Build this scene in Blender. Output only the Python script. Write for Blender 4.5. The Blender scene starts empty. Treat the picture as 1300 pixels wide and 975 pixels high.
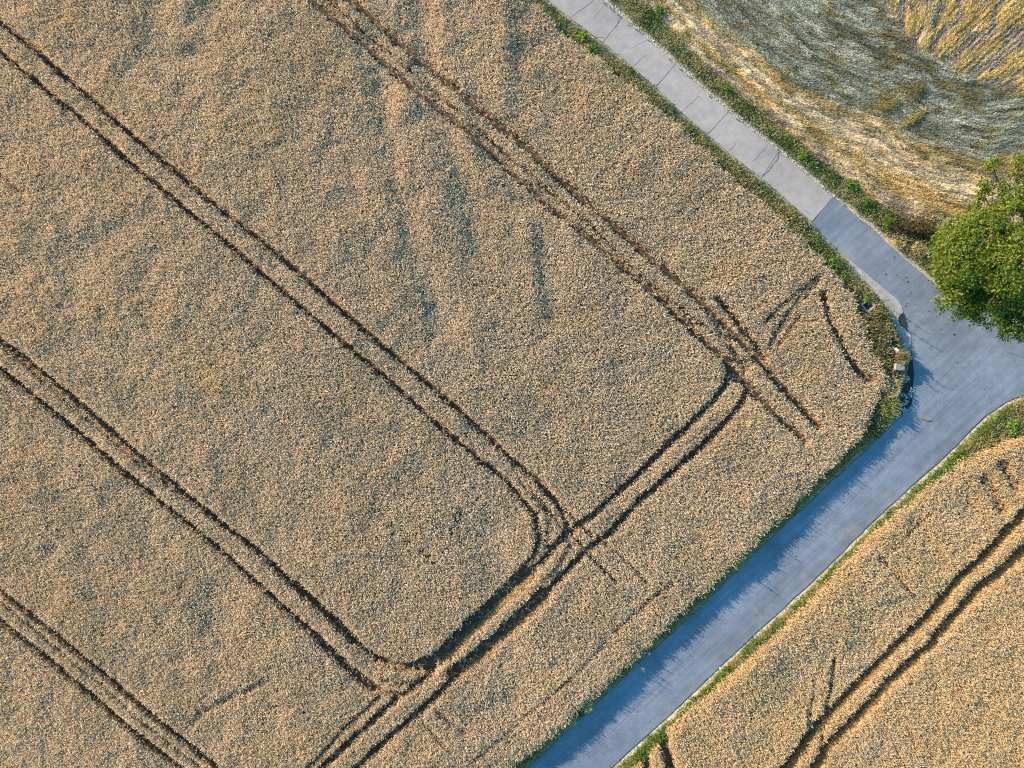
import bpy, bmesh, math, random
import numpy as np
from mathutils import Vector, Matrix

SC = bpy.context.scene
COL = SC.collection
rng = np.random.default_rng(11)
random.seed(5)
PI = math.pi
R = math.radians

# ------------------------------------------------------------------ plan survey
# The plan is drawn on a survey grid of 16 units per metre, origin at the plot's middle.
H_CAM = 54.0
FIELD_Z = 0.15
def P(pts, z=0.0):
    a = np.asarray(pts, float)
    f = (H_CAM - z) / H_CAM / 16.0
    return np.stack([(a[..., 0] - 650) * f, (487.5 - a[..., 1]) * f], -1)
def Pi(x, y):                                   # metres -> survey units
    return x * 16 + 650, 487.5 - y * 16

# ------------------------------------------------------------------ small maths
def _h(ix, iy, s):
    n = (ix.astype(np.int64) * 374761393 + iy.astype(np.int64) * 668265263 + s * 974711) & 0xffffffff
    n = ((n ^ (n >> 13)) * 1274126177) & 0xffffffff
    n = n ^ (n >> 16)
    return (n & 0xffff) / 65535.0
def vnoise(x, y, s=0):
    ix = np.floor(x); iy = np.floor(y); fx = x - ix; fy = y - iy
    fx = fx * fx * (3 - 2 * fx); fy = fy * fy * (3 - 2 * fy)
    a = _h(ix, iy, s); b = _h(ix + 1, iy, s); c = _h(ix, iy + 1, s); d = _h(ix + 1, iy + 1, s)
    return (a * (1 - fx) + b * fx) * (1 - fy) + (c * (1 - fx) + d * fx) * fy
def fbm(x, y, s=0, o=3):
    v = 0; a = .5; t = 0
    for k in range(o):
        v = v + a * vnoise(x * 2 ** k, y * 2 ** k, s + 17 * k); t += a; a *= .5
    return v / t
def sstep(a, b, x):
    t = np.clip((x - a) / (b - a), 0, 1)
    return t * t * (3 - 2 * t)
def seg_dist(x, y, line):
    """distance to a polyline, and the signed side of its nearest segment"""
    best = np.full(x.shape, 1e9); side = np.zeros(x.shape); tx = np.ones(x.shape); ty = np.zeros(x.shape)
    for (ax, ay), (bx, by) in zip(line[:-1], line[1:]):
        dx, dy = bx - ax, by - ay; L2 = dx * dx + dy * dy + 1e-12
        t = np.clip(((x - ax) * dx + (y - ay) * dy) / L2, 0, 1)
        ex = x - ax - t * dx; ey = y - ay - t * dy
        d = np.hypot(ex, ey); m = d < best
        best = np.where(m, d, best); side = np.where(m, np.sign(dx * ey - dy * ex), side)
        L = math.sqrt(L2); tx = np.where(m, dx / L, tx); ty = np.where(m, dy / L, ty)
    return best, side, tx, ty
def inside(x, y, poly):
    r = np.zeros(x.shape, bool); n = len(poly)
    for i in range(n):
        x1, y1 = poly[i]; x2, y2 = poly[(i + 1) % n]
        if y1 == y2: continue
        c = ((y1 > y) != (y2 > y)) & (x < (x2 - x1) * (y - y1) / (y2 - y1) + x1)
        r ^= c
    return r
def closed(p): return np.vstack([p, p[:1]])
def mixc(a, b, t): return a + (b - a) * t[..., None]
def C3(*c): return np.array(c, float)

# ------------------------------------------------------------------ object helpers
def tag(o, label=None, cat=None, group=None, kind=None):
    if label: o['label'] = label
    if cat: o['category'] = cat
    if group: o['group'] = group
    if kind: o['kind'] = kind
    return o
def empty(name, loc, rz=0.0):
    o = bpy.data.objects.new(name, None); COL.objects.link(o)
    o.location = loc; o.rotation_euler = (0, 0, rz); o.empty_display_size = .2
    return o
def mesh_tris(name, V, T, mat, col=None, parent=None, smooth=False):
    me = bpy.data.meshes.new(name)
    V = np.ascontiguousarray(V, np.float32); T = np.ascontiguousarray(T, np.int32)
    me.vertices.add(len(V)); me.vertices.foreach_set('co', V.ravel())
    me.loops.add(T.size); me.loops.foreach_set('vertex_index', T.ravel())
    me.polygons.add(len(T)); me.polygons.foreach_set('loop_start', np.arange(0, T.size, T.shape[1], dtype=np.int32))
    if not smooth:
        at = me.attributes.new('sharp_face', 'BOOLEAN', 'FACE'); at.data.foreach_set('value', np.ones(len(T), bool))
    if col is not None:
        ca = me.attributes.new('tint', 'FLOAT_COLOR', 'POINT')
        c4 = np.ones((len(V), 4), np.float32); c4[:, :3] = col
        ca.data.foreach_set('color', c4.ravel())
    me.update(calc_edges=True); me.validate()
    me.materials.append(mat)
    o = bpy.data.objects.new(name, me); COL.objects.link(o)
    if parent is not None: o.parent = parent
    return o
def mesh_bm(name, bm, mat, parent=None, smooth=False):
    me = bpy.data.meshes.new(name); bm.normal_update(); bm.to_mesh(me); bm.free()
    for p in me.polygons: p.use_smooth = smooth
    me.materials.append(mat)
    o = bpy.data.objects.new(name, me); COL.objects.link(o)
    if parent is not None: o.parent = parent
    return o
def copy_tree(o, parent=None):
    kids = list(o.children)
    c = o.copy(); COL.objects.link(c)
    if parent is not None: c.parent = parent
    for k in kids: copy_tree(k, c)
    return c

# ------------------------------------------------------------------ materials
def nt(name):
    m = bpy.data.materials.new(name); m.use_nodes = True
    t = m.node_tree; t.nodes.clear()
    out = t.nodes.new('ShaderNodeOutputMaterial')
    return m, t, out
def N(t, typ, **kw):
    n = t.nodes.new(typ)
    for k, v in kw.items():
        if k.startswith('i_'):
            key = k[2:]; key = int(key) if key.isdigit() else key.replace('_', ' ')
            n.inputs[key].default_value = v
        else: setattr(n, k, v)
    return n
def leafy(name, trans=.3, rough=.7, spec=.15, trans_col=(1, 1, 1, 1)):
    """foliage / straw: colour comes from the mesh's own tint"""
    m, t, out = nt(name)
    a = N(t, 'ShaderNodeAttribute', attribute_name='tint')
    b = N(t, 'ShaderNodeBsdfPrincipled', i_Roughness=rough)
    b.inputs['Specular IOR Level'].default_value = spec
    t.links.new(a.outputs['Color'], b.inputs['Base Color'])
    tr = N(t, 'ShaderNodeBsdfTranslucent')
    mu = N(t, 'ShaderNodeMix', data_type='RGBA', blend_type='MULTIPLY'); mu.inputs[0].default_value = 1
    t.links.new(a.outputs['Color'], mu.inputs[6]); mu.inputs[7].default_value = trans_col
    t.links.new(mu.outputs[2], tr.inputs['Color'])
    mx = N(t, 'ShaderNodeMixShader'); mx.inputs[0].default_value = trans
    t.links.new(b.outputs[0], mx.inputs[1]); t.links.new(tr.outputs[0], mx.inputs[2])
    t.links.new(mx.outputs[0], out.inputs['Surface'])
    return m
def surf(name, c1, c2, scale=6.0, detail=6, rough=.85, bump=.3, bscale=None, speck=None, streak=None, patches=None, bdist=.01, dirt=None):
    m, t, out = nt(name)
    tc = N(t, 'ShaderNodeTexCoord')
    b = N(t, 'ShaderNodeBsdfPrincipled', i_Roughness=rough); b.inputs['Specular IOR Level'].default_value = .25
    n1 = N(t, 'ShaderNodeTexNoise', i_Scale=scale, i_Detail=detail, i_Roughness=.65)
    t.links.new(tc.outputs['Object'], n1.inputs['Vector'])
    r = N(t, 'ShaderNodeValToRGB'); r.color_ramp.elements[0].position = .3; r.color_ramp.elements[1].position = .7
    r.color_ramp.elements[0].color = (*c1, 1); r.color_ramp.elements[1].color = (*c2, 1)
    t.links.new(n1.outputs['Fac'], r.inputs['Fac']); cur = r.outputs['Color']
    def mul(cur, fac_out, lo, hi, p0, p1):
        rr = N(t, 'ShaderNodeMapRange'); rr.inputs[1].default_value = p0; rr.inputs[2].default_value = p1
        rr.inputs[3].default_value = lo; rr.inputs[4].default_value = hi
        t.links.new(fac_out, rr.inputs[0])
        mm = N(t, 'ShaderNodeMix', data_type='RGBA', blend_type='MULTIPLY'); mm.inputs[0].default_value = 1
        t.links.new(cur, mm.inputs[6]); t.links.new(rr.outputs[0], mm.inputs[7])
        return mm.outputs[2]
    if patches:
        for sc_, lo, hi, p0, p1 in patches:
            n2 = N(t, 'ShaderNodeTexNoise', i_Scale=sc_, i_Detail=4, i_Roughness=.6)
            t.links.new(tc.outputs['Object'], n2.inputs['Vector'])
            cur = mul(cur, n2.outputs['Fac'], lo, hi, p0, p1)
    if streak:
        ang, along, across, lo, hi = streak
        mp = N(t, 'ShaderNodeMapping'); mp.inputs['Rotation'].default_value = (0, 0, -ang)
        mp2 = N(t, 'ShaderNodeMapping'); mp2.inputs['Scale'].default_value = (along, across, 1)
        t.links.new(tc.outputs['Object'], mp.inputs['Vector']); t.links.new(mp.outputs[0], mp2.inputs['Vector'])
        n3 = N(t, 'ShaderNodeTexNoise', i_Scale=1.0, i_Detail=3, i_Roughness=.6)
        t.links.new(mp2.outputs[0], n3.inputs['Vector'])
        cur = mul(cur, n3.outputs['Fac'], lo, hi, .35, .65)
    if speck:
        n4 = N(t, 'ShaderNodeTexNoise', i_Scale=speck[0], i_Detail=2, i_Roughness=.8)
        t.links.new(tc.outputs['Object'], n4.inputs['Vector'])
        cur = mul(cur, n4.outputs['Fac'], speck[1], speck[2], .3, .7)
    if dirt:
        n5 = N(t, 'ShaderNodeTexNoise', i_Scale=dirt[0], i_Detail=7, i_Roughness=.7)
        t.links.new(tc.outputs['Object'], n5.inputs['Vector'])
        r5 = N(t, 'ShaderNodeMapRange'); r5.inputs[1].default_value = dirt[1]; r5.inputs[2].default_value = dirt[2]; r5.inputs[4].default_value = dirt[3]
        t.links.new(n5.outputs['Fac'], r5.inputs[0])
        m5 = N(t, 'ShaderNodeMix', data_type='RGBA'); m5.inputs[7].default_value = (.42, .31, .21, 1)
        t.links.new(r5.outputs[0], m5.inputs[0]); t.links.new(cur, m5.inputs[6]); cur = m5.outputs[2]
    t.links.new(cur, b.inputs['Base Color'])
    if bump:
        nb = N(t, 'ShaderNodeTexNoise', i_Scale=bscale or scale * 4, i_Detail=4)
        t.links.new(tc.outputs['Object'], nb.inputs['Vector'])
        bp = N(t, 'ShaderNodeBump', i_Strength=bump, i_Distance=bdist)
        t.links.new(nb.outputs['Fac'], bp.inputs['Height']); t.links.new(bp.outputs[0], b.inputs['Normal'])
    t.links.new(b.outputs[0], out.inputs['Surface'])
    return m
def ground_mat():
    m, t, out = nt('ground_soil')
    tc = N(t, 'ShaderNodeTexCoord')
    a = N(t, 'ShaderNodeAttribute', attribute_name='tint')
    n1 = N(t, 'ShaderNodeTexNoise', i_Scale=5.0, i_Detail=8, i_Roughness=.75)
    t.links.new(tc.outputs['Object'], n1.inputs['Vector'])
    rr = N(t, 'ShaderNodeMapRange'); rr.inputs[1].default_value = .3; rr.inputs[2].default_value = .7
    rr.inputs[3].default_value = .55; rr.inputs[4].default_value = 1.5
    t.links.new(n1.outputs['Fac'], rr.inputs[0])
    mm = N(t, 'ShaderNodeMix', data_type='RGBA', blend_type='MULTIPLY'); mm.inputs[0].default_value = 1
    t.links.new(a.outputs['Color'], mm.inputs[6]); t.links.new(rr.outputs[0], mm.inputs[7])
    b = N(t, 'ShaderNodeBsdfPrincipled', i_Roughness=.95); b.inputs['Specular IOR Level'].default_value = .1
    t.links.new(mm.outputs[2], b.inputs['Base Color'])
    nb = N(t, 'ShaderNodeTexNoise', i_Scale=9.0, i_Detail=6)
    t.links.new(tc.outputs['Object'], nb.inputs['Vector'])
    bp = N(t, 'ShaderNodeBump', i_Strength=.7, i_Distance=.06)
    t.links.new(nb.outputs['Fac'], bp.inputs['Height']); t.links.new(bp.outputs[0], b.inputs['Normal'])
    t.links.new(b.outputs[0], out.inputs['Surface'])
    return m

M_GROUND = ground_mat()
M_STRAW = leafy('ripe_straw', .36, .6, .2, (1, .9, .7, 1))
M_GRASS = leafy('grass_blades', .35, .6, .2, (1.0, 1.0, .5, 1))
M_LEAF = leafy('tree_leaves', .35, .5, .3, (1.2, 1.1, .35, 1))
M_CONC = surf('concrete_slab', (.365, .302, .268), (.42, .342, .298), 1.3, 8, .9, .25, 60, (70, .88, 1.1),
              (R(45), .5, 14, .93, 1.04), [(.2, .86, 1.08, .38, .62), (1.6, .93, 1.04, .35, .65)])
M_ASPH = surf('asphalt', (.192, .212, .250), (.240, .252, .288), .9, 8, .85, .3, 90, (55, .88, 1.1),
              (R(42.5), .08, 2.2, .86, 1.07), [(.22, .82, 1.08, .36, .62), (1.1, .9, 1.06, .35, .65), (5.0, .92, 1.05, .35, .65)], dirt=(.32, .58, .75, .5))
M_FILL = surf('joint_filler', (.15, .135, .125), (.21, .19, .175), 4, 4, .9, 0)
M_CRACK = surf('crack_dirt', (.10, .09, .09), (.16, .145, .14), 6, 4, .9, 0)
M_SEAM = surf('tar_seam', (.15, .16, .175), (.19, .20, .215), 3, 4, .8, 0)
M_APRON = surf('worn_kerb', (.34, .29, .26), (.46, .40, .36), 2.5, 8, .9, .3, 40, (40, .85, 1.12), None, [(1.2, .8, 1.1, .35, .65)])
M_BARK = surf('bark', (.09, .07, .05), (.17, .135, .10), 9, 6, .9, .6, 30, bdist=.03)
M_STONE = surf('fieldstone', (.24, .195, .16), (.36, .30, .245), 5, 6, .85, .5, 14, bdist=.02)
M_WHITE = surf('white_paint', (.46, .44, .41), (.58, .55, .51), 5, 4, .6, .1)
M_CONC2 = surf('pit_concrete', (.30, .26, .24), (.42, .37, .34), 6, 6, .9, .4, 20)
M_PITDARK = surf('pit_mud', (.05, .035, .035), (.09, .06, .055), 8, 4, .9, .3)
M_LITTER = surf('black_litter', (.022, .02, .022), (.05, .045, .045), 7, 6, .8, .6, 12, bdist=.04)
M_TWIG = surf('twig_bark', (.16, .11, .07), (.24, .17, .11), 9, 4, .9, .3)
M_GRAVEL = surf('pebble', (.32, .29, .27), (.6, .56, .52), 3, 3, .85, .2)
M_DARKSTONE = surf('dark_pebble', (.06, .055, .055), (.12, .10, .09), 3, 3, .85, .2)

# ------------------------------------------------------------------ plan lines (survey units)
ASPH = [(1058,250),(1079,267),(1099,283),(1117,299),(1149,329),(1174,349),(1205,377),(1240,394),(1270,402),(1300,400),(1420,372),(1560,330),
        (1560,420),(1420,462),(1340,485),(1300,501),(1277,510),(1254,526),(1231,547),(1208,571),(1182,595),(1143,629),(1112,658),(1027,742),(950,812),
        (917,843),(850,907),(773,977),(640,1103),(520,1217),(410,1222),(540,1100),(673,973),(750,900),(817,837),(883,777),(947,713),(1000,663),
        (1060,608),(1108,563),(1132,541),(1146,526),(1157,514),(1159,498),(1160,472),(1159,459),(1156,440),(1155,422),(1149,406),(1146,395),
        (1141,382),(1123,367),(1107,354),(1097,346),(1077,330),(1059,313),(1045,300),(1031,282)]
CON_L = [(455,-200),(595,-80),(695,0),(729,27),(765,54),(798,81),(833,111),(865,143),(899,172),(926,195),(970,229),(1031,282)]
CON_R = [(540,-200),(675,-80),(766,0),(791,22),(858,81),(925,142),(989,192),(1058,250)]
APRON_OUT = [(1059,312),(1077,329),(1097,345),(1107,354),(1123,367),(1141,382),(1146,395),(1149,406),(1155,422),(1156,440)]
APRON_IN = [(1147,441),(1147,436),(1144,428),(1139,424),(1136,413),(1131,401),(1126,392),(1110,370),(1091,349),(1072,327)]
DEBRIS = [(1156,445),(1159,459),(1160,472),(1159,498),(1157,514),(1146,526),(1136,530),(1140,516),(1143,505),(1147,490),(1152,474),(1154,458)]
WHEAT_A = [(-260,-200),(470,-200),(585,-75),(680,4),(712,37),(746,64),(778,91),(818,123),(852,153),(877,177),(916,212),(941,236),(985,272),(1020,304),(1035,320),
           (1049,334),(1059,345),(1068,357),(1077,370),(1086,382),(1091,400),(1099,414),(1104,432),(1108,446),(1119,463),(1126,478),(1126,492),(1116,505),(1108,522),(1104,537),
           (1092,556),(1060,590),(997,653),(950,700),(933,717),(883,763),(817,827),(783,857),(733,903),(683,950),(655,974),(540,1078),(380,1220),(-260,1220)]
WHEAT_B = [(640,1150),(800,986),(825,958),(849,928),(880,898),(950,839),(969,822),(1027,767),(1100,688),(1166,632),(1208,596),(1246,574),(1276,562),(1300,556),(1420,500),(1560,470),(1560,1220),(600,1220)]
STUB = [(590,-200),(730,-80),(806,-4),(848,38),(898,90),(948,131),(998,168),(1029,197),(1078,236),(1110,258),(1140,274),(1180,294),(1260,318),(1420,300),(1560,280),(1560,-200)]
VERGE_E = STUB[1:13]

def L(pts): return pts
A_UP = [(-90,-52),(0,28),(40,58),(80,95),(114,123),(154,160),(191,191),(234,226),(271,258),(320,295),(380,346),(440,399),(500,450),(560,500),(610,545),(647,580),(683,610),(708,641),(720,669)]
A_LO = [(-90,-12),(0,65),(40,98),(83,134),(123,166),(160,202),(200,234),(243,271),(277,298),(330,344),(400,404),(450,445),(500,487),(550,533),(606,580),(639,606),(663,633),(679,653),(684,681),(677,705),(655,730),(627,758)]
B_UP = [(350,-80),(444,0),(476,28),(504,53),(534,78),(559,99),(585,120),(612,143),(642,168),(672,192),(704,225),(748,262),(790,298),(827,330),(852,352),(878,374),(899,394),(924,420),(950,445),(968,466),(994,494),(1019,520),(1036,540)]
B_LO = [(300,-80),(402,7),(430,30),(460,55),(488,81),(515,106),(543,127),(571,150),(596,171),(622,194),(658,228),(685,251),(713,276),(745,302),(778,330),(809,356),(835,379),(860,402),(888,430),(914,453),(929,468),(952,494),(973,515),(996,538),(1019,558)]
B_MID = [(330,-75),(416,0),(439,21),(476,53),(504,76),(534,102),(566,129),(596,155),(619,175),(650,204),(695,242),(748,285),(796,335),(845,376),(878,404),(904,422),(929,445),(950,461)]
C_UP = [(-90,350),(0,428),(40,458),(80,492),(123,529),(163,563),(203,597),(240,628),(277,658),(326,695),(365,731),(400,762),(428,787),(453,813),(477,831),(500,840),(522,842),(545,834),(566,822)]
C_LO = [(-90,388),(0,465),(46,502),(86,535),(123,566),(163,600),(200,631),(246,668),(283,698),(340,749),(400,803),(428,831),(453,853),(475,868),(496,878),(512,880)]
C_MID = [(-60,385),(15,446),(92,514),(145,560),(200,603),(228,625)]
D_UP = [(-90,672),(0,746),(40,777),(74,804),(108,832),(148,866),(185,897),(225,930),(277,973),(380,1060)]
D_LO = [(-90,712),(0,783),(34,810),(68,838),(108,872),(148,906),(185,937),(228,970),(330,1056)]
D_MID = [(-60,712),(0,758),(62,810),(123,860),(185,915),(255,972)]
H1 = [(300,1070),(408,973),(461,924),(505,884),(542,855),(562,823),(602,788),(643,750),(683,714),(712,685),(732,667),(756,649),(789,620),(829,582),(858,553),(883,530),(904,509),(917,492),(924,474),(920,456)]
H2 = [(360,1060),(453,973),(497,932),(542,892),(582,851),(623,815),(663,778),(704,738),(744,697),(773,675),(805,641),(850,600),(873,579),(899,556),(924,530),(942,507),(947,489)]
T1 = [(930,1045),(1000,969),(1027,931),(1058,900),(1104,854),(1142,815),(1181,777),(1219,731),(1250,704),(1285,665),(1330,610)]
T2 = [(970,1045),(1038,965),(1050,946),(1092,904),(1135,858),(1177,819),(1200,792),(1242,746),(1269,723),(1300,692),(1400,590)]
# (line, width in m, how far the stand is knocked down)
TRACKS = [(A_UP,.50,1),(A_LO,.44,1),(B_UP,.58,1),(B_LO,.50,1),(B_MID,.22,.9),(C_UP,.48,1),(C_LO,.42,1),(C_MID,.17,.8),(D_UP,.44,1),(D_LO,.42,1),(D_MID,.17,.8),
          (H1,.46,1),(H2,.46,1),(T1,.82,1),(T2,.82,1),
          ([(548,842),(575,818),(602,790),(640,755),(668,728)],1.3,1),([(575,852),(600,836),(625,815),(663,780),(690,752)],1.1,1),
          ([(470,826),(490,838),(512,846),(534,848),(556,840)],.4,.6),([(488,862),(508,866),(530,862),(548,856)],.35,.6),([(372,738),(400,762),(428,787),(448,810)],.66,.95),([(400,803),(428,831),(453,855),(474,870)],.7,.95),
          ([(909,381),(924,397),(940,417),(955,437),(968,455)],.55,.85),([(900,400),(915,425),(930,450),(944,470)],.5,.7),([(921,458),(930,475),(947,490),(960,503)],.7,.9),
          ([(481,884),(440,920),(404,961),(340,1020)],.26,.85),
          ([(744,701),(781,736)],.24,.85),([(769,689),(800,716),(821,738)],.24,.8),
          ([(683,641),(724,677),(744,699)],.26,.8),([(716,645),(744,673),(769,690)],.24,.8),([(663,615),(690,640),(712,668),(722,690)],.3,.7),
          ([(696,660),(694,690),(684,716)],.3,.7),([(726,690),(706,720),(690,736)],.3,.6),
          ([(534,912),(562,940)],.2,.8),([(554,900),(590,928)],.22,.7),
          ([(850,738),(785,795),(724,859),(643,928),(600,965)],.13,.6),
          ([(1029,356),(1011,379),(991,409),(976,438)],.34,.6),([(1036,352),(1010,372),(985,392),(970,408)],.3,.55),([(1012,400),(985,440)],.18,.6),([(1040,350),(1020,378)],.2,.7),
          ([(1043,372),(1051,408),(1067,436),(1078,458)],.42,.85),([(1077,455),(1091,474),(1102,481)],.62,1),
          ([(1058,838),(1054,870),(1046,904),(1038,961)],.24,.9),([(1033,858),(1023,935)],.18,.75),([(1115,708),(1135,728),(1162,760)],.2,.8),
          ([(1246,608),(1258,628),(1271,646)],.8,.6),([(1266,588),(1277,600),(1286,616)],.8,.6),([(1184,648),(1150,680)],.16,.6),
          ([(836,922),(842,940),(850,975)],.75,1),([(812,945),(818,960),(822,985)],.7,1),
          ([(0,222),(14,232),(34,247)],.16,.7),([(340,862),(300,880),(260,900),(245,916)],.4,.4)]
TR_W = [(P(l, .6), w, k) for l, w, k in TRACKS]
# shallow dips and swells of the stand (line, half-width m, height change m)
DIPS = [([(470,60),(492,130),(508,200),(522,280),(545,345),(560,400)],1.0,-.16),([(536,0),(540,60),(556,130),(585,195),(600,260),(612,320)],1.0,-.15),
        ([(683,260),(686,330),(693,400)],.8,-.10),([(667,285),(673,340),(684,395)],.5,.1),([(640,0),(645,60),(642,140)],.6,.1),([(620,170),(655,250)],.6,-.1),
        ([(190,10),(205,60)],1.2,-.12),([(260,10),(250,60)],1.0,-.12),([(500,120),(515,230)],.5,.08),([(575,140),(600,210)],.5,.08),
        ([(615,680),(625,710),(630,740)],1.3,-.12),([(600,850),(640,800),(650,880)],1.0,-.12),([(280,740),(270,800)],1.2,-.10),([(140,290),(90,330)],1.0,-.08),
        ([(1080,430),(1040,380)],1.2,-.06),([(1140,790),(1080,840)],1.5,-.12),([(1220,700),(1190,740)],1.3,-.08),([(1200,590),(1180,650),(1230,640)],1.4,-.14),([(1010,860),(970,900)],1.3,-.1)]
DIPS += [([(505,130),(522,210),(540,290),(565,350)],.8,.07),([(556,10),(565,90),(590,160),(612,230)],.7,.07),([(655,60),(650,140)],.8,-.08),([(600,120),(615,200)],.6,-.07),([(430,180),(450,260),(470,330)],1.0,-.06),
         ([(705,250),(710,330)],.6,-.06),([(520,330),(560,420)],1.0,-.05),([(690,60),(720,140)],.9,-.06),([(760,150),(740,220)],.9,.05)]
DIP_W = [(P(l, .9), w, h) for l, w, h in DIPS]
HOLES = [(496,667,.28),(490,660,.15),(518,688,.26),(580,658,.36),(574,672,.34),(586,650,.25),(543,705,.3),(536,700,.15),(553,714,.15),(562,722,.18),(605,632,.3),(612,645,.22),(598,640,.2),(487,712,.2),(483,706,.12),(513,688,.12),
         (534,672,.14),(557,698,.13),(545,725,.13),(130,803,.26),(134,807,.2),(127,797,.14),(62,634,.2),(70,637,.18),(55,637,.1),(118,690,.14),(340,880,.25),(350,887,.22),(362,884,.22),(372,896,.2),(385,905,.22),(330,868,.16),(355,875,.16),
         (378,878,.15),(390,890,.16),(345,862,.14),(420,765,.16),(405,758,.16),(1142,740,.12),(1230,640,.2),(750,860,.22),(745,857,.16),(755,866,.14),(655,480,.13),(300,185,.12),(280,330,.12),(608,250,.2),(612,262,.18),(645,300,.2),(625,290,.18),(655,270,.16),
         (660,620,.14),(440,640,.1),(380,560,.1),(150,430,.1),(100,230,.1),(820,420,.12),(870,500,.12),(720,520,.12),(760,180,.1),(1225,655,.16),(1248,664,.16),(1212,642,.14)]
STUB_P = np.array(STUB, float)
G2 = [(650,-200),(800,-55),(870,9),(930,58),(1000,115),(1077,148),(1123,163),(1150,182),(1200,200),(1250,212),(1330,198),(1560,150)]
GB = [(1040,-200),(1085,-60),(1112,5),(1150,45),(1200,72),(1240,108),(1300,122),(1420,138),(1560,150)]

ASPH_W = P(ASPH); CON_W = P(CON_L + CON_R[::-1]); APRON_W = P(APRON_OUT + APRON_IN); DEB_W = P(DEBRIS)
WA = P(WHEAT_A, .9); WB = P(WHEAT_B, .9); ST = P(STUB, .25)
def road_dist(x, y):
    d = np.full(x.shape, 1e9); ins = np.zeros(x.shape, bool)
    for pl in (ASPH_W, CON_W, APRON_W, DEB_W):
        dd = seg_dist(x, y, closed(pl))[0]; i = inside(x, y, pl)
        ins |= i; d = np.minimum(d, np.where(i, -dd, dd))
    d = np.where(ins, -np.abs(d), d)
    return d
def ground_h(x, y, d=None):
    if d is None: d = road_dist(x, y)
    h = -.06 + (FIELD_Z + .06) * sstep(-.02, .75, d)
    h = h + np.where(d > .5, (fbm(x * .5, y * .5, 3) - .5) * .06, 0)
    return h
def track_knock(x, y):
    """1 where wheels have flattened the stand; wobbling edges"""
    k = np.zeros(x.shape); wob = (vnoise(x * 1.6, y * 1.6, 41) - .5) * .13 + (vnoise(x * 7, y * 7, 42) - .5) * .10
    for ln, w, s in TR_W:
        d, sd_, _, _ = seg_dist(x, y, ln); off_ = d * sd_ * (1 if ln[-1][1] > ln[0][1] else -1); d = d + wob * (.6 if w < .3 else 1)
        fade = np.where(vnoise(x * .9, y * .9, 43) > (.85 if np.max(s) > .8 else .55), .75, 1.0) if np.max(s) < .95 else 1.0
        s = np.where(off_ < -w * .08, .42, s) if w >= .6 and (ln[-1][1] > ln[0][1]) else s
        k = np.maximum(k, np.where(d < w * .5, s, np.where(d < w * .5 + .12, .35 * s, 0)) * fade)
    return k

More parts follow.
